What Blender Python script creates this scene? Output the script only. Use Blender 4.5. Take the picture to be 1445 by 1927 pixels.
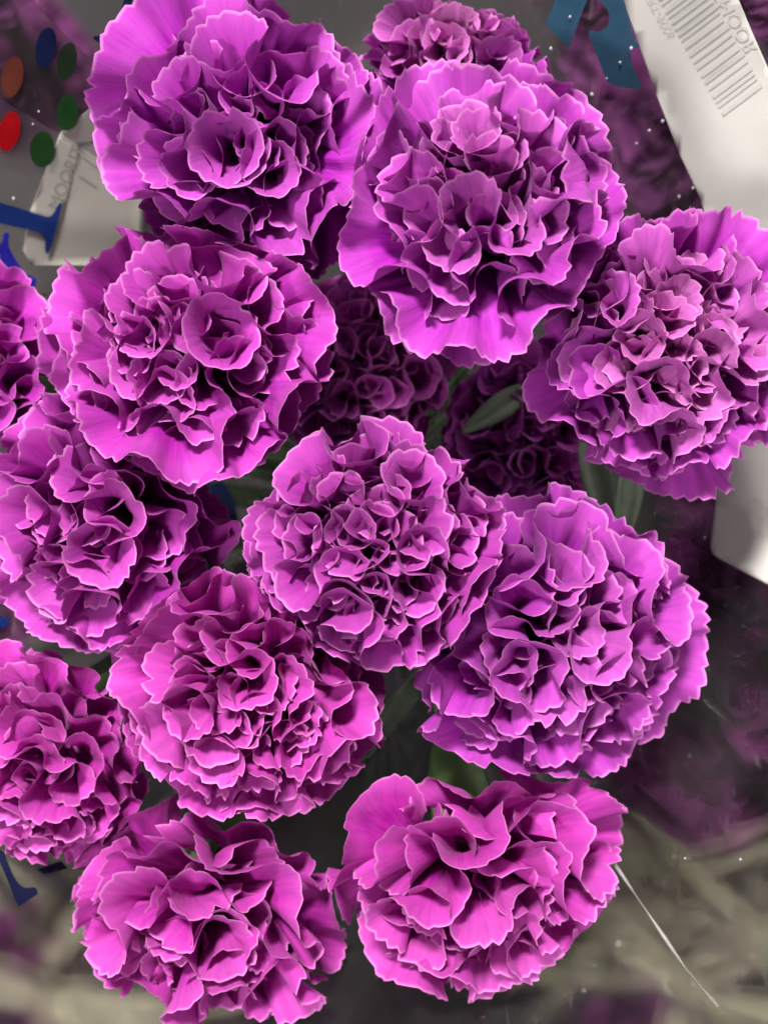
import bpy, bmesh, math, random, time
import numpy as np
from mathutils import Vector, Matrix
from mathutils.geometry import delaunay_2d_cdt
from concurrent.futures import ThreadPoolExecutor

for o in list(bpy.data.objects): bpy.data.objects.remove(o)
SC = bpy.context.scene
COL = SC.collection
TAU = 2*math.pi

# ------------------------------------------------------------------ camera
CAM_H = 0.36                       # metres above the plane of the flower tops
PXM = 1445/0.21                    # photo pixels per metre on that plane
cam = bpy.data.cameras.new('camera'); cam_ob = bpy.data.objects.new('camera', cam); COL.objects.link(cam_ob)
cam_ob.location = (0, 0, CAM_H); cam.sensor_fit = 'VERTICAL'
cam.angle = 2*math.atan((1927/PXM/2)/CAM_H)
cam.clip_start = 0.01; cam.clip_end = 20
cam.dof.use_dof = True; cam.dof.focus_distance = 0.352; cam.dof.aperture_fstop = 7.0
SC.camera = cam_ob
SC.cycles.use_adaptive_sampling = True; SC.cycles.adaptive_threshold = .03; SC.cycles.max_bounces = 7; SC.cycles.diffuse_bounces = 3; SC.cycles.glossy_bounces = 2; SC.cycles.transmission_bounces = 4; SC.cycles.transparent_max_bounces = 10

# ------------------------------------------------------------------ light: a shop hall, ceiling lamps above and a dim room
W = bpy.data.worlds.new('World'); SC.world = W; W.use_nodes = True
bg = W.node_tree.nodes['Background']; bg.inputs[0].default_value = (.93, .95, 1, 1); bg.inputs[1].default_value = .075
def area(name, loc, sx, sy, energy, col):
    l = bpy.data.lights.new(name, 'AREA'); l.shape = 'RECTANGLE'; l.size = sx; l.size_y = sy; l.energy = energy; l.color = col
    o = bpy.data.objects.new(name, l); COL.objects.link(o); o.location = loc
    o.rotation_euler = Vector(loc).to_track_quat('Z', 'Y').to_euler()
    return o
area('ceiling_lamp', (-.30, 1.15, 1.75), .34, .26, 84, (1, .97, .93))
area('ceiling_lamp', (-1.0, -.75, 1.6), .45, .3, 22, (1, .97, .94))
SC.view_settings.view_transform = 'Standard'; SC.view_settings.look = 'None'
SC.view_settings.exposure = .20; SC.view_settings.gamma = 1

# ------------------------------------------------------------------ helpers
def pt(px, py, z):
    """photo pixel + height -> point (mm-exact pinhole)"""
    k = (CAM_H-z)/CAM_H/PXM
    return Vector(((px-722.5)*k, (963.5-py)*k, z))
def tag(o, label=None, cat=None, group=None, kind=None):
    if label: o['label'] = label
    if cat: o['category'] = cat
    if group: o['group'] = group
    if kind: o['kind'] = kind
    return o
def mesh_obj(name, verts, faces, mat, parent=None, smooth=True, uv=None, color=None):
    me = bpy.data.meshes.new(name); me.from_pydata([tuple(v) for v in verts], [], [tuple(f) for f in faces])
    if smooth: me.polygons.foreach_set('use_smooth', [True]*len(me.polygons))
    if mat: me.materials.append(mat)
    o = bpy.data.objects.new(name, me); COL.objects.link(o)
    if parent: o.parent = parent
    if color: o.color = color
    return o
def empty(name, loc=(0, 0, 0)):
    e = bpy.data.objects.new(name, None); COL.objects.link(e); e.location = loc; e.empty_display_size = .01
    return e
class Nodes:
    def __init__(s, name):
        s.m = bpy.data.materials.new(name); s.m.use_nodes = True; s.nt = s.m.node_tree; s.nt.nodes.clear()
        s.out = s.n('ShaderNodeOutputMaterial')
    def n(s, t, **kw):
        x = s.nt.nodes.new(t)
        for k, v in kw.items():
            if k.startswith('i_'):
                key = k[2:]; key = int(key) if key.isdigit() else key.replace('_', ' ')
                x.inputs[key].default_value = v
            else: setattr(x, k, v)
        return x
    def l(s, a, b): s.nt.links.new(a, b)
    def ramp(s, fac, stops, interp='LINEAR'):
        r = s.n('ShaderNodeValToRGB'); r.color_ramp.interpolation = interp
        el = r.color_ramp.elements
        while len(el) < len(stops): el.new(.5)
        for e, (p, c) in zip(el, stops):
            e.position = p; e.color = c if len(c) == 4 else (*c, 1)
        s.l(fac, r.inputs[0]); return r.outputs[0]
    def mix(s, a, b, fac, mode='MIX'):
        x = s.n('ShaderNodeMix', data_type='RGBA', blend_type=mode)
        for v, i in ((fac, 0), (a, 6), (b, 7)):
            if hasattr(v, 'links'): s.l(v, x.inputs[i])
            else: x.inputs[i].default_value = v if i == 0 else (*v, 1)[:4]
        return x.outputs[2]
    def math(s, op, a, b=0.0, c=None):
        x = s.n('ShaderNodeMath', operation=op)
        for v, i in ((a, 0), (b, 1), (c, 2)):
            if v is None: continue
            if hasattr(v, 'links'): s.l(v, x.inputs[i])
            else: x.inputs[i].default_value = v
        return x.outputs[0]

# ------------------------------------------------------------------ materials
def petal_material():
    N = Nodes('petal')
    uv = N.n('ShaderNodeUVMap'); sep = N.n('ShaderNodeSeparateXYZ'); N.l(uv.outputs[0], sep.inputs[0])
    v = sep.outputs[1]
    oi = N.n('ShaderNodeObjectInfo')
    off = N.math('MULTIPLY', oi.outputs['Random'], 40.)
    comb = N.n('ShaderNodeCombineXYZ'); N.l(N.math('MULTIPLY', sep.outputs[0], 52.), comb.inputs[0]); N.l(N.math('MULTIPLY', v, 3.2), comb.inputs[1]); N.l(off, comb.inputs[2])
    vein = N.n('ShaderNodeTexNoise', i_Scale=1., i_Detail=4., i_Roughness=.6); N.l(comb.outputs[0], vein.inputs['Vector'])
    comb2 = N.n('ShaderNodeCombineXYZ'); N.l(N.math('MULTIPLY', sep.outputs[0], 4.), comb2.inputs[0]); N.l(N.math('MULTIPLY', v, 4.), comb2.inputs[1]); N.l(off, comb2.inputs[2])
    blot = N.n('ShaderNodeTexNoise', i_Scale=1., i_Detail=3.); N.l(comb2.outputs[0], blot.inputs['Vector'])
    base = oi.outputs['Color']
    pale = N.mix(base, (.66, .20, .56), .5)
    veinf = N.ramp(vein.outputs[0], [(.34, (0, 0, 0)), (.60, (1, 1, 1))])
    c = N.mix(N.mix(base, (.60, .42, .71), 1., 'MULTIPLY'), base, veinf)
    c = N.mix(c, pale, N.math('MULTIPLY', N.ramp(blot.outputs[0], [(.42, (0, 0, 0)), (.78, (1, 1, 1))]), .42))
    # claw pale, limb saturated, thin pale margin
    c = N.mix(c, (.50, .34, .40), N.ramp(v, [(.0, (.9, .9, .9)), (.34, (.12, .12, .12)), (.5, (0, 0, 0))]))
    c = N.mix(c, pale, N.ramp(v, [(.62, (0, 0, 0)), (.93, (.36, .36, .36)), (.975, (.46, .46, .46)), (.995, (1, 1, 1))]))
    c = N.mix(c, (.80, .36, .70), N.ramp(v, [(.974, (0, 0, 0)), (1., (.5, .5, .5))]))
    p = N.n('ShaderNodeBsdfPrincipled'); p.inputs['Roughness'].default_value = .55; p.inputs['Specular IOR Level'].default_value = .12
    p.inputs['Sheen Weight'].default_value = .05; p.inputs['Sheen Roughness'].default_value = .4
    N.l(c, p.inputs['Base Color'])
    bump = N.n('ShaderNodeBump', i_Strength=.4, i_Distance=.0007); N.l(vein.outputs[0], bump.inputs['Height']); N.l(bump.outputs[0], p.inputs['Normal'])
    tr = N.n('ShaderNodeBsdfTranslucent'); N.l(N.mix(c, (.95, .55, .9), 1., 'MULTIPLY'), tr.inputs[0])
    mx = N.n('ShaderNodeMixShader', i_0=.14); N.l(p.outputs[0], mx.inputs[1]); N.l(tr.outputs[0], mx.inputs[2]); N.l(mx.outputs[0], N.out.inputs[0])
    return N.m
def green_material(name, a, b, rough=.5):
    N = Nodes(name)
    tc = N.n('ShaderNodeTexCoord'); nz = N.n('ShaderNodeTexNoise', i_Scale=90., i_Detail=4.); N.l(tc.outputs['Object'], nz.inputs['Vector'])
    mp = N.n('ShaderNodeMapping'); mp.inputs['Scale'].default_value = (1, 1, .15); N.l(tc.outputs['Object'], mp.inputs[0]); N.l(mp.outputs[0], nz.inputs['Vector'])
    p = N.n('ShaderNodeBsdfPrincipled', i_Roughness=rough); N.l(N.ramp(nz.outputs[0], [(.3, a), (.7, b)]), p.inputs['Base Color']); N.l(p.outputs[0], N.out.inputs[0])
    return N.m
def film_material(name, haze, tint, rough=.12, seed=0., clear=1.0):
    """clear wrapping film: see-through, glossy at a glance, faintly milky and scratched"""
    N = Nodes(name)
    tc = N.n('ShaderNodeTexCoord')
    n1 = N.n('ShaderNodeTexNoise', i_Scale=22., i_Detail=5., i_Roughness=.62); mp = N.n('ShaderNodeMapping'); mp.inputs['Location'].default_value = (seed, seed*.7, 0); N.l(tc.outputs['Object'], mp.inputs[0]); N.l(mp.outputs[0], n1.inputs['Vector'])
    n2 = N.n('ShaderNodeTexNoise', i_Scale=260., i_Detail=2.); N.l(mp.outputs[0], n2.inputs['Vector'])
    bump = N.n('ShaderNodeBump', i_Strength=.14, i_Distance=.004); N.l(n1.outputs[0], bump.inputs['Height'])
    tp = N.n('ShaderNodeBsdfTransparent'); tp.inputs[0].default_value = (*tint, 1)
    if clear < 1:
        rf = N.n('ShaderNodeBsdfRefraction', i_Roughness=.34, i_IOR=1.12); rf.inputs[0].default_value = (*tint, 1)
        mr = N.n('ShaderNodeMixShader', i_0=1-clear); N.l(tp.outputs[0], mr.inputs[1]); N.l(rf.outputs[0], mr.inputs[2]); tp = mr
    gl = N.n('ShaderNodeBsdfGlossy', i_Roughness=rough); N.l(bump.outputs[0], gl.inputs['Normal'])
    fr = N.n('ShaderNodeFresnel', i_IOR=1.42); N.l(bump.outputs[0], fr.inputs['Normal'])
    m1 = N.n('ShaderNodeMixShader'); N.l(N.math('MULTIPLY', fr.outputs[0], 1.1), m1.inputs[0]); N.l(tp.outputs[0], m1.inputs[1]); N.l(gl.outputs[0], m1.inputs[2])
    df = N.n('ShaderNodeBsdfDiffuse'); df.inputs[0].default_value = (.78, .74, .74, 1)
    tl = N.n('ShaderNodeBsdfTranslucent'); tl.inputs[0].default_value = (.78, .74, .74, 1)
    ad = N.n('ShaderNodeMixShader', i_0=.4); N.l(df.outputs[0], ad.inputs[1]); N.l(tl.outputs[0], ad.inputs[2])
    hz = N.ramp(n1.outputs[0], [(.38, (haze*.25,)*3), (.66, (haze*2.2,)*3)])
    sp = N.ramp(n2.outputs[0], [(.72, (0, 0, 0)), (.78, (.2, .2, .2))])
    m2 = N.n('ShaderNodeMixShader'); 
    ms = N.n('ShaderNodeMapping'); ms.inputs['Scale'].default_value = (1, .06, .3); ms.inputs['Rotation'].default_value = (.4, .3, .8); N.l(tc.outputs['Object'], ms.inputs[0])
    n3 = N.n('ShaderNodeTexNoise', i_Scale=420., i_Detail=2., i_Distortion=.4); N.l(ms.outputs[0], n3.inputs['Vector'])
    sc_ = N.math('MULTIPLY', N.ramp(n3.outputs[0], [(.66, (0, 0, 0)), (.74, (.10, .10, .10))]), N.ramp(n1.outputs[0], [(.48, (0, 0, 0)), (.62, (1, 1, 1))]))
    N.l(N.math('ADD', N.math('ADD', hz, sp), sc_), m2.inputs[0]); N.l(m1.outputs[0], m2.inputs[1]); N.l(ad.outputs[0], m2.inputs[2])
    N.l(m2.outputs[0], N.out.inputs[0]); return N.m
def ink_material(name, col, opac=.93, mott=.25):
    N = Nodes(name); tc = N.n('ShaderNodeTexCoord'); nz = N.n('ShaderNodeTexNoise', i_Scale=160., i_Detail=4.); N.l(tc.outputs['Object'], nz.inputs['Vector'])
    p = N.n('ShaderNodeBsdfPrincipled', i_Roughness=.45, i_Specular_IOR_Level=.2); c2 = tuple(min(1, x*(1+mott)+.02*mott) for x in col)
    N.l(N.ramp(nz.outputs[0], [(.35, col), (.7, c2)]), p.inputs['Base Color'])
    tp = N.n('ShaderNodeBsdfTransparent'); tp.inputs[0].default_value = (*[min(1, .25+x) for x in col], 1)
    m = N.n('ShaderNodeMixShader', i_0=opac); N.l(tp.outputs[0], m.inputs[1]); N.l(p.outputs[0], m.inputs[2]); N.l(m.outputs[0], N.out.inputs[0]); return N.m
def paper_material(name, a, b, scale=60.):
    N = Nodes(name); tc = N.n('ShaderNodeTexCoord'); nz = N.n('ShaderNodeTexNoise', i_Scale=scale, i_Detail=6.); N.l(tc.outputs['Object'], nz.inputs['Vector'])
    p = N.n('ShaderNodeBsdfPrincipled', i_Roughness=.6); N.l(N.ramp(nz.outputs[0], [(.3, a), (.7, b)]), p.inputs['Base Color'])
    N.l(p.outputs[0], N.out.inputs[0]); return N.m
MAT = dict(
    petal=petal_material(),
    calyx=green_material('calyx', (.035, .075, .018), (.10, .17, .045)),
    stem=green_material('stem', (.05, .10, .035), (.13, .19, .09)),
    leaf=green_material('leaf', (.06, .10, .06), (.16, .20, .13), .55),
    pale_leaf=green_material('pale_leaf', (.22, .22, .14), (.48, .46, .32), .6),
    film=film_material('film', .013, (.84, .82, .83), .06, 0., .22),
    film_fold=film_material('film_fold', .04, (.86, .84, .85), .2, 3.),
    film_far=film_material('film_far', .02, (.66, .62, .66), .2, 7.),
    crease=film_material('crease', .42, (.9, .9, .88), .2, 5.),
    label=paper_material('label', (.53, .515, .48), (.58, .565, .53)),
    show=paper_material('label_show_through', (.485, .48, .445), (.53, .525, .49)),
    card=paper_material('card', (.56, .56, .48), (.66, .66, .57)),
    card_print=paper_material('card_print', (.33, .33, .30), (.44, .44, .39)),
    blue=ink_material('blue_ink', (.003, .018, .12)), navy=ink_material('navy_ink', (.004, .008, .035)), dotblue=ink_material('dot_blue_ink', (.002, .006, .04)),
    violet=ink_material('violet_ink', (.015, .012, .30)), teal=ink_material('teal_ink', (.02, .07, .12), .85),
    red=ink_material('red_ink', (.32, .001, .004)), orange=ink_material('orange_ink', (.13, .03, .018), .8), green=ink_material('green_ink', (.008, .04, .009), .92), dgreen=ink_material('dark_green_ink', (.01, .025, .01), .75),
)
GA = math.pi*(3-math.sqrt(5))
def smooth_noise(rng,n,lo,hi,x):
    """sum of random sines over x (any shape), frequencies lo..hi, unit-ish amplitude; leading axis = n curves"""
    out=0
    for k in range(5):
        f=rng.uniform(lo,hi,n); p=rng.uniform(0,TAU,n); a=rng.uniform(.4,1,n)
        sh=(n,)+(1,)*(x.ndim-1)
        out=out+(a.reshape(sh))*np.sin(x*f.reshape(sh)+p.reshape(sh))
    return out/2.2
def sim_flower(seed,N=44,steps=110,R=34.,L0=40.,open_lo=-14.,open_hi=86.,pw=.8,alpha0=.62,grow=.5,NU=17,NV=13,ruf=1.0,clump=0.5,spread=1.0,bs=.25,press=.34,ataper=.4,f1=8,f2=15,wr=6.,bs2=0.,curl=(-.5,.9)):
    """differential-growth cloth: every petal is a flat fan that is longer at its rim than the room it has; returns [N,NU,NV,3] in mm"""
    rng=np.random.default_rng(seed)
    k=np.arange(N); t=(k+.5)/N                      # 0 outer, 1 inner
    phi=k*GA+rng.uniform(-.35,.35,N)
    e=np.radians(open_lo+(open_hi-open_lo)*t**pw+rng.normal(0,5,N))
    L=L0*(1-.16*t)*rng.uniform(.88,1.10,N)
    al=alpha0*(1.15-ataper*t)*rng.uniform(.85,1.12,N)
    gr=grow*rng.uniform(.6,1.3,N)*(.22+1.1*t)
    a=np.linspace(-1,1,NU); s=np.linspace(0,1,NV)**.85
    # rest metric
    rho=L[:,None]*s[None,:]                          # N,NV
    fan=np.clip((s-.18)/.82,0,1)
    width=np.tan(.09)*rho+rho*al[:,None]*(fan**.75)[None,:]*1.0   # half arc width
    width=width*(1+gr[:,None]*(s**4)[None,:])
    # rounded shoulder: side columns end a little earlier
    short=1-.20*np.abs(a)**2.6
    Lr=L[:,None,None]*s[None,None,:]*short[None,:,None]           # N,NU,NV radial arc position
    rest_v=np.diff(Lr,axis=2)                                     # N,NU,NV-1
    X2=np.broadcast_to((width[:,None,:]*a[None,:,None]),(N,NU,NV))
    rest_u=np.abs(np.diff(X2,axis=1))
    rest_u=np.sqrt(rest_u**2+np.diff(Lr,axis=1)**2*.3)
    def dg(u,v): return np.sqrt(np.maximum(u,1e-6)**2+v**2)
    rest_d=dg((rest_u[:,:,:-1]+rest_u[:,:,1:])/2,(rest_v[:,:-1]+rest_v[:,1:])/2)
    # initial shape
    beta=np.minimum(al*1.0,.9)*(1-.25*t)
    cl=rng.normal(0,clump,N)*np.clip(t*2-.3,0,1)                  # inner petals are turned about their own axis
    S=s[None,None,:]; A=a[None,:,None]
    tube=.27
    ee=e[:,None,None]
    sS=np.broadcast_to(S,(N,NU,NV))
    elev=np.pi/2+(ee-np.pi/2)*np.clip((sS-tube*.4)/(.45),0,1)**1.0
    elev=elev-np.clip(sS-.6,0,1)*rng.uniform(*curl,N)[:,None,None]*(1-.5*t)[:,None,None]
    ds=np.diff(sS,axis=2)*L[:,None,None]
    rr=np.concatenate([np.zeros((N,NU,1)),np.cumsum(np.cos((elev[:,:,1:]+elev[:,:,:-1])/2)*ds,2)],2)*short[None,:,None]
    zz=np.concatenate([np.zeros((N,NU,1)),np.cumsum(np.sin((elev[:,:,1:]+elev[:,:,:-1])/2)*ds,2)],2)*short[None,:,None]
    r0=(3.4*(1-t)+.3)[:,None,None]
    half=np.minimum(width[:,None,:], (rr+r0)*1.1)
    lat=half*A*(.75+.25*rng.random(N)[:,None,None])
    # curve the lateral offset round the axis
    rad=rr+r0
    ang=lat/np.maximum(rad,wr)*.9
    RF=(ruf*(.55+.8*t))[:,None,None]
    ruff=smooth_noise(rng,N,3,f1,np.broadcast_to(A,(N,NU,1)))*(2.6*RF)*(S**2)+smooth_noise(rng,N,f1,f2,np.broadcast_to(A,(N,NU,1)))*(1.3*RF)*(S**3)
    nx=np.sin(ee); nz=np.cos(ee)
    rad2=rad-ruff*nx*.8; z2=zz+ruff*nz
    px=rad2-(1-np.cos(ang))*np.maximum(rad,wr); py=np.sin(ang)*np.maximum(rad,wr)
    # turn round petal mid axis
    c,sn=np.cos(cl)[:,None,None],np.sin(cl)[:,None,None]
    mx=rr[:,NU//2:NU//2+1,:]+r0
    qx=px-mx; q1=mx+qx*c-py*sn*S; q2=qx*sn*S+py*(c*S+(1-S))
    cp,sp=np.cos(phi)[:,None,None],np.sin(phi)[:,None,None]
    P=np.stack([q1*cp-q2*sp,q1*sp+q2*cp,z2+0*q1],-1)
    P+=rng.normal(0,.15,P.shape)*S[...,None]
    pin=P[:,:,:3].copy()
    base=P.copy()
    V=np.zeros_like(P)
    Cc=np.array([0,0,L0*.27])
    h=1.5; ext=66.; G=int(ext*2/h)+2
    w_bend=.35
    def proj(i0,i1,rest,st):
        d=P[i1]-P[i0]; l=np.sqrt((d*d).sum(-1))+1e-9
        c=(st*.5*(l-rest)/l)[...,None]*d
        P[i0]+=c; P[i1]-=c
    sl=slice
    cons=[]
    for p in (0,1):
        n=(NU-1-p+1)//2
        iA=(sl(None),sl(p,NU-1,2)); iB=(sl(None),sl(p+1,NU,2))
        cons.append((iA,iB,rest_u[:,p::2],1.))
        iA=(sl(None),sl(None),sl(p,NV-1,2)); iB=(sl(None),sl(None),sl(p+1,NV,2))
        cons.append((iA,iB,rest_v[:,:,p::2],1.))
    for p in (0,1):
        for q in (0,1):
            cons.append(((sl(None),sl(p,NU-1,2),sl(q,NV-1,2)),(sl(None),sl(p+1,NU,2),sl(q+1,NV,2)),rest_d[:,p::2,q::2],.8))
            cons.append(((sl(None),sl(p+1,NU,2),sl(q,NV-1,2)),(sl(None),sl(p,NU-1,2),sl(q+1,NV,2)),rest_d[:,p::2,q::2],.8))
    bend=[]; bsp=(bs*(2.2-1.7*t))[:,None,None]
    ru2=rest_u[:,:-1]+rest_u[:,1:]; rv2=rest_v[:,:,:-1]+rest_v[:,:,1:]
    for p in (0,1,2,3):
        m=len(range(p,NU-2,4))
        if m: bend.append(((sl(None),sl(p,NU-2,4)),(sl(None),sl(p+2,NU,4)),ru2[:,p::4],bsp))
        if len(range(p,NV-2,4)): bend.append(((sl(None),sl(None),sl(p,NV-2,4)),(sl(None),sl(None),sl(p+2,NV,4)),rv2[:,:,p::4],.30))
    if bs2:
        ru4=ru2[:,:-2]+ru2[:,2:]
        for p in range(8):
            if len(range(p,NU-4,8)): bend.append(((sl(None),sl(p,NU-4,8)),(sl(None),sl(p+4,NU,8)),ru4[:,p::8]*.8,bs2))
    RM=np.where(t<.55,rng.uniform(.95,1.3,N),1.0)[:,None,None,None]
    wS=(s**1.5)[None,None,:,None]
    for it in range(steps):
        old=P.copy()
        V*=.86
        # pressure between sheets from a blurred point density
        if it%2==0:
            Q=np.concatenate([P.reshape(-1,3),((P[:,1:]+P[:,:-1])/2).reshape(-1,3),((P[:,:,1:]+P[:,:,:-1])/2).reshape(-1,3),((P[:,1:,1:]+P[:,:-1,:-1])/2).reshape(-1,3)])
            I=np.clip(((Q+[ext,ext,ext*.5])/h).astype(np.int64),1,G-2)
            D=np.bincount((I[:,0]*G+I[:,1])*G+I[:,2],minlength=G**3).reshape(G,G,G).astype(np.float32)
            for ax in range(3):
                for _ in range(2):
                    D=np.roll(D,1,ax)*.25+D*.5+np.roll(D,-1,ax)*.25
            g=(P+[ext,ext,ext*.5])/h-.5
            i=np.clip(g.astype(np.int64),2,G-4); f=g-i
            def samp(ox,oy,oz):
                r=0
                for dx in (0,1):
                    for dy in (0,1):
                        for dz in (0,1):
                            r=r+D[i[...,0]+dx+ox,i[...,1]+dy+oy,i[...,2]+dz+oz]*((f[...,0] if dx else 1-f[...,0])*(f[...,1] if dy else 1-f[...,1])*(f[...,2] if dz else 1-f[...,2]))
                return r
            F=np.stack([samp(-1,0,0)-samp(1,0,0),samp(0,-1,0)-samp(0,1,0),samp(0,0,-1)-samp(0,0,1)],-1)
            n=np.sqrt((F*F).sum(-1,keepdims=True))
            F=F/np.maximum(n,.6)*np.minimum(n*.22,press)
        V+=F*wS*.8
        # soft round envelope and a soft pull home
        d=P-Cc; l=np.sqrt((d*d).sum(-1,keepdims=True))
        out=np.maximum(l-R*RM,0)
        V-=d/np.maximum(l,1)*np.minimum(out*.10,.5)*(1 if True else 0)
        V+=(base-P)*.010*(1-.6*wS)
        V+=rng.normal(0,.03,(N,1,1,3))
        P+=V
        for _ in range(3):
            for c in cons: proj(*c)
            for c in bend: proj(*c)
            P[:,:,:3]=pin
        V=np.clip(P-old,-2,2)*.9
    return P,t
def cr_matrix(n,x):
    """Catmull-Rom weights for sampling n knots at positions x in 0..n-1"""
    M=np.zeros((len(x),n)); i=np.clip(np.floor(x).astype(int),0,n-2); f=x-i
    w=[-.5*f+f**2-.5*f**3,1-2.5*f**2+1.5*f**3,.5*f+2*f**2-1.5*f**3,-.5*f**2+.5*f**3]
    for j in range(4):
        np.add.at(M,(np.arange(len(x)),np.clip(i+j-1,0,n-1)),w[j])
    return M
def refine(P, rng, nu=89, nv=22, teeth=1.0):
    """bicubic refinement of the simulated petals, fine crimping and a toothed rim -> [N,nu,nv,3]"""
    N, NU, NV, _ = P.shape
    Pu = np.einsum('ij,njvc->nivc', cr_matrix(NU, np.linspace(0, NU-1, nu)), P)
    vv = np.linspace(0, 1, nv)**.78
    tooth = np.zeros((N, nu))
    for n in range(N):
        i = 0
        while i < nu:
            w = int(rng.integers(3, 6)); dep = rng.uniform(.35, 1)
            if rng.random() < .05: dep *= 2.4
            m = min(w, nu-i); tooth[n, i:i+m] = dep*(np.arange(m)/w)**1.1; i += w
        if rng.random() < .5: tooth[n] = tooth[n, ::-1].copy()
    aa = np.linspace(-1, 1, nu)[None].repeat(N, 0)
    tooth = tooth*.062*teeth + .016*np.abs(smooth_noise(rng, N, 6, 16, aa))
    y = (vv*(NV-1))[None, None, :] - tooth[:, :, None]*(NV-1)*(np.clip((vv-.72)/.28, 0, 1)**1.3)[None, None, :]
    i = np.clip(y.astype(int), 0, NV-2); f = (y-i)[..., None]
    def g(j): return np.take_along_axis(Pu, np.clip(j, 0, NV-1)[..., None].repeat(3, -1), 2)
    p0, p1, p2, p3 = g(i-1), g(i), g(i+1), g(i+2)
    Q = p1+.5*f*(p2-p0+f*(2*p0-5*p1+4*p2-p3+f*(3*(p1-p2)+p3-p0)))
    du = np.gradient(Q, axis=1); dv = np.gradient(Q, axis=2)
    nn = np.cross(du, dv); nn /= np.sqrt((nn*nn).sum(-1, keepdims=True))+1e-9
    crimp = smooth_noise(rng, N, 14, 34, aa)[:, :, None]*(.34*vv**4)[None, None, :] + smooth_noise(rng, N, 6, 14, aa)[:, :, None]*(.35*vv**2.5)[None, None, :]
    return Q+nn*crimp[..., None], vv

# ------------------------------------------------------------------ the wrapping film (a cone with soft folds) and what is printed on it
WC = (-.006, .004)
def wall_r(th, z):
    r = .190+.85*z
    r += .0035*np.sin(3*th+.7+z*9)+.0022*np.sin(7*th+2.1-z*22)+.0010*np.sin(17*th+z*31)
    return r
def wall_hit(px, py, off=0.0):
    """where the sight line through a photo pixel meets the film; off > 0 = outside it"""
    lo, hi = -.30, .12
    kx = (px-722.5)/PXM/CAM_H; ky = (963.5-py)/PXM/CAM_H
    def f(z):
        x = kx*(CAM_H-z)-WC[0]; y = ky*(CAM_H-z)-WC[1]
        return math.hypot(x, y)-(wall_r(math.atan2(y, x), z)+off)
    for _ in range(50):                      # f > 0 outside (low z), < 0 inside (high z)
        m = (lo+hi)/2
        if f(m) > 0: lo = m
        else: hi = m
    z = (lo+hi)/2
    return Vector((kx*(CAM_H-z), ky*(CAM_H-z), z))
def wall_patch(name, poly, mat, parent, off, step=14., thick=0):
    """a flat sheet with this outline lying on the film"""
    poly = [Vector(p) for p in poly]; n = len(poly)
    pts = list(poly); xs = [p.x for p in poly]; ys = [p.y for p in poly]
    def inside(q):
        c = False
        for i in range(n):
            a, b = poly[i], poly[i-1]
            if (a.y > q.y) != (b.y > q.y) and q.x < (b.x-a.x)*(q.y-a.y)/(b.y-a.y)+a.x: c = not c
        return c
    x = min(xs)+step/2
    while x < max(xs):
        y = min(ys)+step/2
        while y < max(ys):
            q = Vector((x, y))
            if inside(q): pts.append(q)
            y += step
        x += step
    r = delaunay_2d_cdt(pts, [], [list(range(n))], 1, 1e-4)
    vs = [wall_hit(p.x, p.y, off) for p in r[0]]
    o = mesh_obj(name, vs, r[2], mat, parent)
    if thick:
        md = o.modifiers.new('thick', 'SOLIDIFY'); md.thickness = thick; md.offset = 0
    return o
def ell(cx, cy, rx, ry, deg, n=28):
    a = math.radians(deg); c, s = math.cos(a), math.sin(a)
    return [(cx+rx*math.cos(t)*c-ry*math.sin(t)*s, cy+rx*math.cos(t)*s+ry*math.sin(t)*c) for t in (TAU*i/n for i in range(n))]
def spline(poly, k=4):
    """rounded outline through these pixels"""
    n = len(poly); out = []
    for i in range(n):
        p0, p1, p2, p3 = (Vector(poly[(i+j-1) % n]) for j in range(4))
        for q in range(k):
            f = q/k; out.append(p1+.5*f*(p2-p0+f*(2*p0-5*p1+4*p2-p3+f*(3*(p1-p2)+p3-p0))))
    return out
def wall_text(name, text, org, deg, size, mat, parent, off, mirror=False, sx=1.0):
    cu = bpy.data.curves.new('t', 'FONT'); cu.body = text; cu.size = 1; cu.resolution_u = 3
    to = bpy.data.objects.new('t', cu); COL.objects.link(to)
    bpy.context.view_layer.update()
    me = to.evaluated_get(bpy.context.evaluated_depsgraph_get()).to_mesh()
    a = math.radians(deg); dx = Vector((math.cos(a), -math.sin(a))); dy = Vector((-math.sin(a), -math.cos(a)))
    if mirror: dy = -dy
    vs = [(Vector(org)+dx*(v.co.x*size*sx)+dy*(v.co.y*size)) for v in me.vertices]
    fs = [tuple(p.vertices) for p in me.polygons]
    bpy.data.objects.remove(to)
    return mesh_obj(name, [wall_hit(p.x, p.y, off) for p in vs], fs, mat, parent, False)
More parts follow.
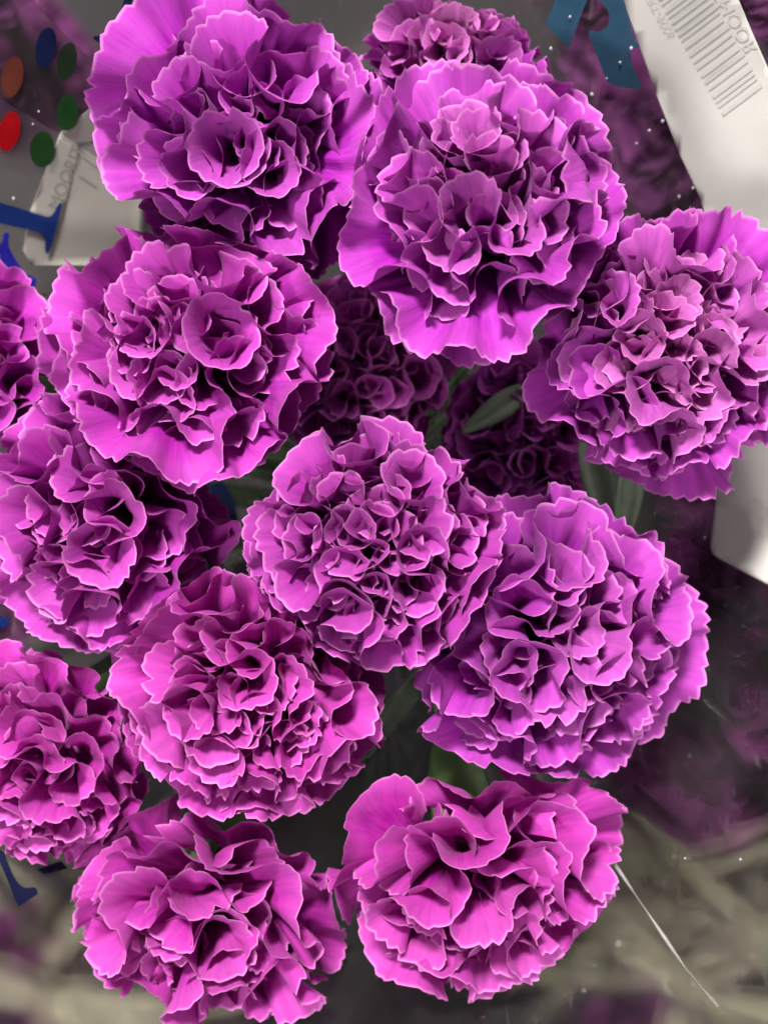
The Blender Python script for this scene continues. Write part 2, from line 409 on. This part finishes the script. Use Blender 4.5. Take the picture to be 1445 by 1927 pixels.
def build_sleeve():
    root = empty('flower_sleeve', (WC[0], WC[1], -.34))
    tag(root, 'clear plastic bouquet sleeve printed with dots and blue letters', 'plastic sleeve')
    nt, nz = 240, 60; vs = []; fs = []
    for j in range(nz):
        z = -.205+.275*j/(nz-1)
        for i in range(nt):
            th = TAU*i/nt; r = max(float(wall_r(th, z)), .012); vs.append((r*math.cos(th)+WC[0], r*math.sin(th)+WC[1], z))
    for j in range(nz-1):
        for i in range(nt):
            fs.append((j*nt+i, j*nt+(i+1) % nt, (j+1)*nt+(i+1) % nt, (j+1)*nt+i))
    parts = [mesh_obj('film', vs, fs, MAT['film'])]
    P = lambda *a, **k: parts.append(wall_patch(*a, **k)) or parts[-1]
    P('film_overlap', [(-40, 160), (0, 185), (90, 238), (170, 292), (260, 345), (260, 560), (-40, 560)], MAT['film_fold'], None, -.0018)
    P('film_overlap', [(-40, -40), (30, -40), (120, 62), (215, 150), (260, 200), (255, 340), (168, 288), (88, 234), (-40, 156)], MAT['film_far'], None, -.0017)
    P('printed_letter', spline([(-40, 372), (0, 381), (60, 399), (88, 408), (100, 403), (111, 384), (117, 387), (106, 430), (95, 468), (88, 478), (85, 465), (86, 450), (79, 440), (50, 431), (0, 420), (-40, 408)], 3), MAT['blue'], None, -.0023)
    P('printed_letter', spline([(-30, 474), (3, 458), (8, 440), (18, 440), (17, 462), (30, 488), (50, 514), (70, 528), (52, 552), (22, 522), (0, 497), (-30, 480)], 3), MAT['violet'], None, -.0023)
    P('printed_letter', spline([(239, -20), (254, -20), (246, 12), (232, 52), (214, 76), (192, 82), (175, 70), (198, 63), (220, 38), (232, 8)], 3), MAT['navy'], None, -.0023)
    P('printed_letter', [(1054, -20), (1112, -20), (1090, 36), (1070, 92), (1046, 66), (1025, 45)], MAT['teal'], None, -.0023)
    P('printed_letter', spline([(1112, -24), (1160, -24), (1178, 20), (1192, 68), (1202, 90), (1185, 92), (1192, 130), (1206, 166), (1172, 164), (1144, 155), (1128, 118), (1107, 60), (1128, 60), (1145, 44), (1142, 18)], 3), MAT['teal'], None, -.0023)
    P('printed_letter', [(0+x/5.25, 1560+y/5.25) for x, y in ((-120, 190), (0, 200), (45, 230), (90, 350), (130, 450), (175, 525), (215, 565), (260, 582), (345, 574), (372, 600), (380, 640), (290, 700), (190, 765), (160, 715), (60, 460), (0, 320), (-120, 180))], MAT['navy'], None, -.0023)
    P('printed_letter', [(70, 1636), (115, 1620), (128, 1634), (84, 1646)], MAT['navy'], None, -.0023)
    P('printed_letter', [(-20, 1150), (0, 1158), (20, 1166), (12, 1180), (-20, 1186)], MAT['blue'], None, -.0023)
    P('printed_letter', [(104, 1184), (128, 1160), (126, 1182), (108, 1192)], MAT['blue'], None, -.0023)
    P('printed_letter', spline([(366, 950), (420, 905), (450, 985), (430, 1010), (410, 1040), (424, 1075), (396, 1085), (378, 1020)], 3), MAT['navy'], None, -.0023)
    for c, m in ((ell(87, 90, 19, 39, 10), 'dotblue'), (ell(18, 247, 20, 38, 14), 'red'), (ell(24, 145, 20, 39, 12), 'orange'), (ell(127, 116, 18, 37, 10), 'dgreen'), (ell(128, 212, 20, 34, 6), 'green'), (ell(80, 281, 23, 34, 2), 'green')):
        P('printed_dot', c, MAT[m], None, -.0023, step=10)
    # a seam ridge running down the film
    pts = [wall_hit(x, y, -.0014) for x, y in [(1050+i*7.2+(6 if i > 33 else 0)*(i-33)*.3, 1470+i*10.6) for i in range(41)]]
    parts.append(tube('crease', pts, [.0003+.0002*math.sin(i*.5) for i in range(len(pts))], MAT['crease'], None, 6))
    for o in parts:
        o.parent = root; o.matrix_parent_inverse = Matrix.Translation(-root.location)
    return root
def tube(name, pts, rad, mat, parent, seg=10):
    pts = [Vector(p) for p in pts]; vs = []; fs = []; n = len(pts)
    up = Vector((.3, .5, .2)).normalized()
    for i, p in enumerate(pts):
        d = (pts[min(i+1, n-1)]-pts[max(i-1, 0)]).normalized(); a = d.cross(up).normalized(); b = d.cross(a)
        r = rad[i] if isinstance(rad, (list, tuple)) else rad
        for k in range(seg):
            t = TAU*k/seg; vs.append(p+a*(r*math.cos(t))+b*(r*math.sin(t)))
    for i in range(n-1):
        for k in range(seg): fs.append((i*seg+k, i*seg+(k+1) % seg, (i+1)*seg+(k+1) % seg, (i+1)*seg+k))
    fs.append(tuple(range(seg))[::-1]); fs.append(tuple((n-1)*seg+k for k in range(seg)))
    return mesh_obj(name, vs, fs, mat, parent)
def reparent(root, parts):
    for o in parts: o.parent = root; o.matrix_parent_inverse = Matrix.Translation(-root.location)

def build_label():
    root = empty('price_label', wall_hit(1400, 1000, -.0016))
    tag(root, 'large white paper label stuck on the sleeve, faint barcode showing through', 'label')
    out = [(1118, -110), (1160, -30), (1170, 0), (1196, 66), (1232, 172), (1276, 285), (1318, 375), (1345, 480), (1358, 640), (1360, 800), (1354, 880), (1346, 950), (1338, 1015), (1337, 1030), (1341, 1041), (1352, 1050), (1398, 1075), (1445, 1100), (1530, 1140), (1530, 340), (1470, 185), (1444, 128), (1415, 62), (1390, 2), (1376, -30), (1340, -110)]
    parts = [wall_patch('paper', out, MAT['label'], None, -.0016, 22., .0002)]
    # print that shows through from the front
    ang = math.atan2(150, 78)                                  # long direction of the label in the photo, downwards
    ax = Vector((math.cos(math.atan2(190, 105)), math.sin(math.atan2(190, 105)))); ay = Vector((.80, -.60))
    o0 = Vector((1228, -22)); rng = random.Random(4); s = 0
    while s < 268:
        w = rng.choice((5, 5, 8, 12)); a = o0+ax*s; ln = 92+rng.uniform(-2, 2)
        parts.append(wall_patch('barcode_bar', [a, a+ay*ln, a+ay*ln+ax*w, a+ax*w], MAT['show'], None, -.0021, 30.)); s += w+rng.choice((5, 6, 9))
    d = -math.degrees(math.atan2(190, 105))
    parts.append(wall_text('show_through_text', 'ERT-9006', (1224, -20), d, 24, MAT['show'], None, -.0021, True))
    parts.append(wall_text('show_through_text', 'SMOOR', (1362, -24), d, 38, MAT['show'], None, -.0021, True))
    parts.append(wall_text('show_through_text', '53', (1442, 950), -80, 66, MAT['show'], None, -.0021, True))
    parts.append(wall_patch('show_through_dot', ell(1418, 953, 16, 11, 20), MAT['show'], None, -.0021, 12.))
    reparent(root, parts)
def build_card():
    root = empty('paper_tag', wall_hit(120, 400, -.0006))
    tag(root, 'off-white paper tag with grey capital letters behind the sleeve', 'paper tag')
    parts = [wall_patch('backing_sheet', [(44, 470), (59, 395), (126, 380), (152, 270), (185, 268), (270, 250), (270, 500), (60, 500)], MAT['card'], None, -.0006, 16., .0002),
             wall_patch('lettered_strip', [(50, 420), (59, 393), (86, 322), (114, 250), (190, 188), (240, 190), (240, 240), (152, 276), (138, 330), (124, 388), (118, 420)], MAT['card'], None, -.0010, 14., .0002)]
    parts.append(wall_text('lettering', 'MOORIT', (112, 398), 68, 36, MAT['card_print'], None, -.0013, False, .92))
    for a, b in (((158, 296), (190, 318)), ((150, 330), (184, 352))):
        a = Vector(a); b = Vector(b); parts.append(wall_patch('printed_rule', [a, b, b+Vector((-1, 5)), a+Vector((-1, 5))], MAT['card_print'], None, -.0009, 20.))
    reparent(root, parts)
# ------------------------------------------------------------------ carnations
# photo pixel and height of the middle of the head, direction it faces (right, up, towards the camera), scale, colour, shape
PINK = (.51, .014, .375); MAG = (.44, .010, .38); VIO = (.405, .012, .405); PALE = (.58, .19, .46)
FL = {
 'A': dict(c=(458, 272, -.004), ax=(.02, -.10, 1), sc=1.3, col=VIO, seed=11, kw=dict(N=22, NU=21, alpha0=.88, clump=.9, pw=.62, L0=43, R=38, open_lo=-10, grow=.40, bs=.14, wr=16., bs2=.12), lab='big carnation with wide smooth outer petals beside the paper tag'),
 'B': dict(c=(900, 398, .006), ax=(-.12, .26, 1), sc=1.32, col=VIO, pale=.4, seed=12, kw=dict(N=25, NU=21, alpha0=.80, clump=.8, grow=.6, ruf=1.7, bs=.09, open_lo=-12, pw=.62, wr=16., bs2=.05, press=.28), lab='carnation with a dusky pink heart above the dark gap, touching the smooth-petalled one'),
 'C': dict(c=(700, 1025, .004), ax=(0, .04, 1), sc=1.2, col=(.385, .008, .335), seed=13, kw=dict(N=30, NU=25, alpha0=.78, clump=.6, grow=1.0, ruf=2.4, bs=.03, open_lo=0, pw=.5, curl=(-.6, .4), f1=7, f2=14, wr=16., bs2=.03), lab='tightly ruffled dark-creased carnation in the middle of the bouquet'),
 'D': dict(c=(1245, 650, -.012), ax=(.22, .0, 1), sc=1.32, col=VIO, pale=.9, seed=14, kw=dict(N=34, NU=21, alpha0=.66, clump=1.2, grow=.85, ruf=1.4, bs=.06, open_lo=-12, pw=.65, wr=20., bs2=.1), lab='pale-hearted carnation leaning on the white label'),
 'E': dict(c=(345, 660, .0), ax=(-.14, .10, 1), sc=1.3, col=MAG, seed=15, kw=dict(N=26, NU=21, alpha0=.80, clump=.9, grow=.6, ruf=1.7, bs=.08, open_lo=-10, pw=.6, wr=16., bs2=.06, press=.25), lab='carnation with a rolled bud-like petal cluster below the smooth-petalled one'),
 'F': dict(c=(190, 990, -.022), ax=(-.30, -.38, 1), sc=1.36, col=MAG, seed=16, kw=dict(N=24, NU=21, alpha0=.82, clump=.7, grow=.55, ruf=1.6, bs=.10, open_lo=-15, pw=.65, wr=18., bs2=.08), lab='carnation with broad drooping petals under the one with the rolled cluster'),
 'G': dict(c=(458, 1310, -.012), ax=(-.12, -.42, 1), sc=1.32, col=PINK, seed=17, kw=dict(N=32, NU=21, alpha0=.70, clump=1.0, grow=.75, ruf=1.5, bs=.07, open_lo=-15, pw=.65, wr=18., bs2=.06), lab='pinkest carnation, tucked below the tightly ruffled middle one'),
 'H': dict(c=(1038, 1200, -.020), ax=(.36, -.20, 1), sc=1.45, col=VIO, pale=.3, seed=18, kw=dict(N=27, NU=21, alpha0=.78, clump=.9, grow=.6, ruf=1.6, bs=.09, open_lo=-15, pw=.65, wr=16., bs2=.08), lab='carnation between the ruffled middle one and the bare sleeve, below the label'),
 'I': dict(c=(75, 1440, -.040), ax=(-.55, -.62, 1), sc=1.26, col=PINK, seed=19, kw=dict(N=30, NU=21, alpha0=.70, clump=.8, grow=.65, ruf=1.4, bs=.09, open_lo=-18, wr=18., bs2=.06), lab='side-facing carnation with its green calyx showing beside the pinkest one'),
 'J': dict(c=(382, 1745, -.038), ax=(-.10, -.72, 1), sc=1.5, col=PINK, seed=20, kw=dict(N=25, NU=19, alpha0=.74, clump=.7, grow=.55, ruf=1.5, bs=.12, open_lo=-20, wr=18., bs2=.08), lab='carnation turned away below the pinkest one, above the bare film'),
 'K': dict(c=(900, 1668, -.030), ax=(.16, -.85, 1), sc=1.48, col=PINK, pale=.15, seed=21, kw=dict(N=27, NU=19, alpha0=.74, clump=.6, grow=.5, ruf=1.5, bs=.12, open_lo=-26, wr=18., bs2=.08), lab='side-facing carnation with fanned fluted petals next to the seam of the film'),
 'L': dict(c=(850, 95, -.050), ax=(-.05, .35, 1), sc=1.05, col=VIO, pale=.95, seed=22, kw=dict(N=30, NU=19, alpha0=.66, clump=.8, grow=.8, ruf=1.5, bs=.07, open_lo=-10, wr=18., bs2=.06), lab='small pale pink-hearted carnation half hidden behind two larger ones'),
 'M': dict(c=(690, 690, -.085), ax=(.0, .05, 1), sc=1.1, col=MAG, seed=23, like='C', rot=2.0, lab='carnation deep in the dark gap of the bouquet'),
 'N': dict(c=(985, 830, -.090), ax=(.1, -.05, 1), sc=1.0, col=VIO, seed=24, like='D', rot=1.1, lab='deep-set carnation between the one with the dusky heart and the label one'),
 'O': dict(c=(-70, 690, -.045), ax=(-.45, .12, 1), sc=1.1, col=MAG, seed=25, like='G', rot=3.0, lab='carnation cut off by the picture edge beside the broad drooping one'),
}
def run(k):
    f = FL[k]
    if 'like' in f: return k, None
    return k, sim_flower(f['seed'], **f['kw'])
t0 = time.time()
with ThreadPoolExecutor(4) as ex: RES = dict(ex.map(run, FL))
print('simulated', round(time.time()-t0, 1), 's')
def frame(ax, rot):
    z = Vector(ax).normalized(); x = Vector((0, 1, 0)).cross(z).normalized(); y = z.cross(x)
    return np.array(Matrix((x, y, z)).transposed() @ Matrix.Rotation(rot, 3, 'Z'))
HEAD = 17.0                                     # mm from the foot of the petals to the middle of the head
for k, f in FL.items():
    src = k if 'like' not in f else f['like']
    P, t = RES[src]; rng = np.random.default_rng(f['seed']+100)
    Q, vv = refine(P, rng, 89 if 'like' not in f else 49, 22 if 'like' not in f else 16, teeth=1.0)
    M = frame(f['ax'], f.get('rot', f['seed']*1.7))
    c = np.array(pt(*f['c']))*1000; axis = np.array(Vector(f['ax']).normalized())
    f['mid'] = c; f['axis'] = axis; f['R'] = 34*f['sc']; f['t'] = t; f['vv'] = vv
    f['base'] = c-axis*HEAD*f['sc']
    f['W'] = (Q*f['sc'])@M.T+f['base']
# heads that press on each other flatten where they meet, and so they do against the film
def soft(d, m): return np.where(d > -m, -m+m*(1-np.exp(-(np.maximum(d, -m)+m)/m)), d)
for k, f in FL.items():
    Wd = f['W']
    for j, g in FL.items():
        if j == k: continue
        n = g['mid']-f['mid']; D = np.linalg.norm(n); n = n/D
        if D > f['R']+g['R']+6: continue
        h = (D*D+f['R']**2-g['R']**2)/(2*D)+4.5
        d = (Wd-f['mid'])@n-h
        m = max(6., .30*f['R'])
        Wd = Wd+((soft(d, m)-d)*np.clip((d+m)/4, 0, 1))[..., None]*n
    x = Wd[..., 0]/1000-WC[0]; y = Wd[..., 1]/1000-WC[1]; r = np.hypot(x, y); th = np.arctan2(y, x)
    lim = wall_r(th, Wd[..., 2]/1000)-.003
    r2 = (soft((r-lim)*1000, 9.)/1000)+lim
    s = np.where(r-lim > -.009, r2/np.maximum(r, 1e-6), 1.)
    Wd = Wd.copy(); Wd[..., 0] = (x*s+WC[0])*1000; Wd[..., 1] = (y*s+WC[1])*1000
    f['W'] = Wd
FACES = {}
def grid_faces(nu, nv):
    if (nu, nv) not in FACES:
        a = (np.arange(nu-1)[:, None]*nv+np.arange(nv-1)[None, :]).ravel()
        FACES[nu, nv] = np.stack([a, a+nv, a+nv+1, a+1], 1).astype(np.int32)
    return FACES[nu, nv]
def petal_mesh(V, vv):
    nu, nv, _ = V.shape; F = grid_faces(nu, nv)
    me = bpy.data.meshes.new('petal'); me.vertices.add(nu*nv); me.vertices.foreach_set('co', V.reshape(-1).astype(np.float32))
    me.loops.add(F.size); me.loops.foreach_set('vertex_index', F.ravel())
    me.polygons.add(len(F)); me.polygons.foreach_set('loop_start', np.arange(0, F.size, 4, dtype=np.int32))
    uv = me.uv_layers.new(name='UVMap'); U = np.stack(np.broadcast_arrays(np.linspace(0, 1, nu)[:, None], vv[None, :]), -1).reshape(-1, 2)
    uv.data.foreach_set('uv', U[F.ravel()].astype(np.float32).ravel())
    me.polygons.foreach_set('use_smooth', np.ones(len(F), dtype=bool))
    me.materials.append(MAT['petal']); me.update(calc_edges=True); return me
def calyx(root, base, axis, sc):
    """green tube with five pointed lobes"""
    z = Vector(axis); x = Vector((0, 1, .1)).cross(z).normalized(); y = z.cross(x); n = 40; vs = []; fs = []
    prof = [(-.020, .0026), (-.018, .0040), (-.012, .0056), (-.004, .0063), (.004, .0068), (.010, .0085)]
    for j, (h, r) in enumerate(prof):
        for i in range(n):
            th = TAU*i/n; lobe = abs(math.sin(2.5*th))
            hh = h-(.009*(1-lobe)**1.3 if j == 5 else (.004*(1-lobe) if j == 4 else 0))
            vs.append((x*math.cos(th)+y*math.sin(th))*(r*sc)+z*(hh*sc))
    for j in range(5):
        for i in range(n): fs.append((j*n+i, j*n+(i+1) % n, (j+1)*n+(i+1) % n, (j+1)*n+i))
    fs.append(tuple(range(n))[::-1])
    o = mesh_obj('calyx', vs, fs, MAT['calyx'], root)
    md = o.modifiers.new('thick', 'SOLIDIFY'); md.thickness = .0004; md.offset = 1
    return o
def leaf(root, a, d, length, width, droop, mat, name='leaf'):
    a = Vector(a); d = Vector(d).normalized(); s = d.cross(Vector((0, 0, 1))).normalized(); up = s.cross(d); vs = []; fs = []; n = 14
    for i in range(n):
        t = i/(n-1); w = width*math.sin(math.pi*min(1, .12+t*.88))**.7*(1-.35*t); p = a+d*(length*t)+up*(-droop*t*t)
        for q, k in ((-1, .22), (-.5, .03), (0, -.08), (.5, .03), (1, .22)): vs.append(p+s*(q*w/2)+up*(k*w))
    for i in range(n-1):
        for q in range(4): fs.append((i*5+q, i*5+q+1, i*5+q+6, i*5+q+5))
    o = mesh_obj(name, vs, fs, mat, root); md = o.modifiers.new('thick', 'SOLIDIFY'); md.thickness = .0005
    return o
def bez(p0, p1, p2, p3, n):
    out = []
    for i in range(n):
        t = i/(n-1); out.append(p0*(1-t)**3+p1*(3*t*(1-t)**2)+p2*(3*t*t*(1-t))+p3*t**3)
    return out
GRP = 'purple carnations in the sleeve'
COLR = random.Random(3)
ROOTS = {}
def stem_for(root, base, axis, foot, sc=1.0):
    b = Vector(base)/1000; a = Vector(axis)
    p0 = -a*.019*sc; p3 = Vector(foot)-b
    pts = bez(p0, p0-a*.05, Vector((p3.x*.75, p3.y*.75, p3.z+.14)), p3, 22)
    return tube('stem', pts, .0026, MAT['stem'], root, 10), pts
def build_carnation(k, f):
    b = f['base']/1000; root = empty('carnation', b)
    tag(root, f['lab'], 'carnation', GRP)
    W = (f['W']-f['base'])/1000; pale = f.get('pale', .12); t = f['t']
    for n in range(W.shape[0]):
        o = bpy.data.objects.new('petal', petal_mesh(W[n], f['vv'])); COL.objects.link(o); o.parent = root
        q = min(1, pale*max(0, t[n]*1.6-.45)+COLR.uniform(-.03, .05)); q = max(0, q); v = COLR.uniform(.9, 1.08)
        o.color = tuple((f['col'][i]*(1-q)+PALE[i]*q)*v for i in range(3))+(1,)
    calyx(root, f['base'], f['axis'], f['sc'])
    rr = random.Random(f['seed']); th = rr.uniform(0, TAU)
    _, pts = stem_for(root, f['base'], f['axis'], (WC[0]+.012*math.cos(th), WC[1]+.012*math.sin(th), -.335), f['sc'])
    ROOTS[k] = (root, pts)
    return root
for k, f in FL.items(): build_carnation(k, f)
def rel_leaf(k, a, b, width, droop=.0, mat='leaf'):
    r, _ = ROOTS[k]; d = b-a; leaf(r, a-r.location, d, d.length, width, droop, MAT[mat])
rel_leaf('B', pt(985, 735, -.075), pt(868, 815, -.066), .009)
rel_leaf('D', pt(1105, 830, -.075), pt(1150, 1030, -.062), .011)
rel_leaf('D', pt(1190, 870, -.085), pt(1165, 1040, -.070), .010)
for k, i, th in (('G', 6, 1.), ('K', 5, 4.), ('J', 6, 5.2), ('H', 6, 5.8), ('I', 6, 3.6), ('F', 7, 2.9), ('A', 7, 2.2), ('L', 6, 1.1)):
    r, pts = ROOTS[k]; p = pts[i]+r.location
    rel_leaf(k, p, p+Vector((.05*math.cos(th), .05*math.sin(th), .028)), .008, .006)

# ------------------------------------------------------------------ film, label, tag, drops
build_sleeve(); build_label(); build_card()
def drop_mesh():
    bm = bmesh.new(); bmesh.ops.create_uvsphere(bm, u_segments=14, v_segments=8, radius=1); me = bpy.data.meshes.new('water_droplet'); bm.to_mesh(me); bm.free()
    for p in me.polygons: p.use_smooth = True
    N = Nodes('water'); g = N.n('ShaderNodeBsdfPrincipled', i_Roughness=.05, i_IOR=1.33); g.inputs['Transmission Weight'].default_value = .45; g.inputs['Base Color'].default_value = (.8, .8, .8, 1); N.l(g.outputs[0], N.out.inputs[0]); me.materials.append(N.m); return me
DM = drop_mesh()
for x, y, s in ((1072, 32, .7), (1036, 92, .9), (1113, 178, .9), (1187, 91, .9), (1166, 118, .7), (1221, 246, .7), (1197, 270, .6), (1246, 228, .8), (1277, 370, .7), (1303, 354, .7), (1141, 148, .5), (1233, 967, .6), (1325, 1012, .6), (74, 210, .5), (63, 234, .5), (27, 374, .8), (1288, 1615, .5), (1392, 1617, .6)):
    o = bpy.data.objects.new('water_droplet', DM); COL.objects.link(o); o.location = wall_hit(x, y, -.0024); o.scale = (.0006*s, .0007*s, .001*s)
    tag(o, 'tiny clear water droplet clinging to the film', 'droplet', 'droplets on the film')

# ------------------------------------------------------------------ what stands behind the film: more bunches, and the floor of the display
def far_carnation(src, px, py, z, axis, sc, lab, rot):
    s, _ = ROOTS[src]; f = FL[src]; loc = pt(px, py, z)
    e = empty('carnation', loc); tag(e, lab, 'carnation', 'carnations of the bunches behind')
    e.rotation_euler = (Vector(f['axis']).rotation_difference(Vector(axis).normalized()) @ Matrix.Rotation(rot, 3, Vector(f['axis'])).to_quaternion()).to_euler()
    e.scale = (sc,)*3
    for ch in s.children:
        if ch.name.startswith(('petal', 'calyx')):
            c = ch.copy(); COL.objects.link(c); c.parent = e
            if ch.name.startswith('petal'): c.color = tuple(x*y for x, y in zip(ch.color[:3], (.20, .30, .22)))+(1,)   # shade behind the film put into the petal colour
    inv = e.rotation_euler.to_quaternion().inverted(); down = inv @ (Vector((loc.x*.9, loc.y*.9, -.415))-loc)/sc; p0 = -Vector(f['axis'])*.019*f['sc']
    tube('stem', bez(p0, p0*3, down*.6, down, 14), .0026, MAT['stem'], e, 8)
FAR = [('H', 1235, 330, -.19, (.2, .1, 1), .95, 'dim shade-tinted carnation behind the film between label and dusky-hearted one', 2.2), ('F', 1350, 1080, -.19, (.2, 0, 1), .95, 'dim shade-tinted carnation behind the film at the label corner', .7), ('I', 1090, -20, -.20, (.1, .3, 1), .9, 'dim shade-tinted carnation behind the film above the teal print', 4.), ('K', 90, 200, -.20, (-.2, .2, 1), .9, 'dim shade-tinted carnation deep behind the green dots', 1.9),
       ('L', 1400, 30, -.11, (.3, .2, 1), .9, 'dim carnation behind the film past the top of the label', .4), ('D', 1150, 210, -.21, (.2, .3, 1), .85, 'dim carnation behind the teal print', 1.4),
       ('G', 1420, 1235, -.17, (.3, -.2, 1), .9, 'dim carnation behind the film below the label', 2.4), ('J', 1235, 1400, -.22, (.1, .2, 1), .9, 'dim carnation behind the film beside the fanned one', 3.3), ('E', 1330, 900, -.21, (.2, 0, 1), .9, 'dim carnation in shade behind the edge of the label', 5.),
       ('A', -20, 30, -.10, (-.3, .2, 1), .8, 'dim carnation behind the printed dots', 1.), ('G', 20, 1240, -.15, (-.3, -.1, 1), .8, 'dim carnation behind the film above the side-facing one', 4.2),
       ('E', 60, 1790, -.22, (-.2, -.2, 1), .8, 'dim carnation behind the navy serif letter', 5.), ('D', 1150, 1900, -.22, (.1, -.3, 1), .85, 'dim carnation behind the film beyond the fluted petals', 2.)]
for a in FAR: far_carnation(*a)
def leafy_stem(px, py, z, lab, seed, n=9):
    loc = pt(px, py, z); e = empty('leafy_stem', (loc.x, loc.y, -.415)); tag(e, lab, 'leafy stem', 'leafy stems behind the film')
    r = random.Random(seed); H = z+.415
    pts = [Vector((.01*math.sin(i*.5+seed), .008*math.cos(i*.4), H*i/15)) for i in range(16)]
    tube('stem', pts, .003, MAT['pale_leaf'], e, 8)
    for i in range(n):
        p = pts[15-int(i*.9)]; th = i*2.4+r.uniform(-.4, .4); leaf(e, p, Vector((math.cos(th), math.sin(th), r.uniform(.2, .7))), r.uniform(.06, .10), r.uniform(.010, .016), r.uniform(.01, .03), MAT['pale_leaf'])
leafy_stem(1390, 1800, -.16, 'pale green leafy stem behind the film past the seam ridge', 1, 12)
leafy_stem(1240, 1640, -.20, 'grey green leafy stem behind the film beside the fanned carnation', 2)
leafy_stem(1330, 1900, -.13, 'broad pale leafy stem behind the film where the seam ridge ends', 11, 12)
leafy_stem(110, 1890, -.17, 'pale green leafy stem behind the film below the navy letter', 5, 10)
def floor_material():
    N = Nodes('display_floor'); tc = N.n('ShaderNodeTexCoord'); nz = N.n('ShaderNodeTexNoise', i_Scale=6.5, i_Detail=4.); N.l(tc.outputs['Object'], nz.inputs['Vector'])
    p = N.n('ShaderNodeBsdfPrincipled', i_Roughness=.7); N.l(N.ramp(nz.outputs[0], [(.42, (.004, .003, .004)), (.56, (.012, .010, .010)), (.70, (.06, .055, .04))]), p.inputs['Base Color']); N.l(p.outputs[0], N.out.inputs[0]); return N.m
fl = mesh_obj('floor', [(-3, -3, -.42), (3, -3, -.42), (3, 3, -.42), (-3, 3, -.42)], [(0, 1, 2, 3)], floor_material(), None, False); tag(fl, kind='structure')
print('built', round(time.time()-t0, 1), 's')
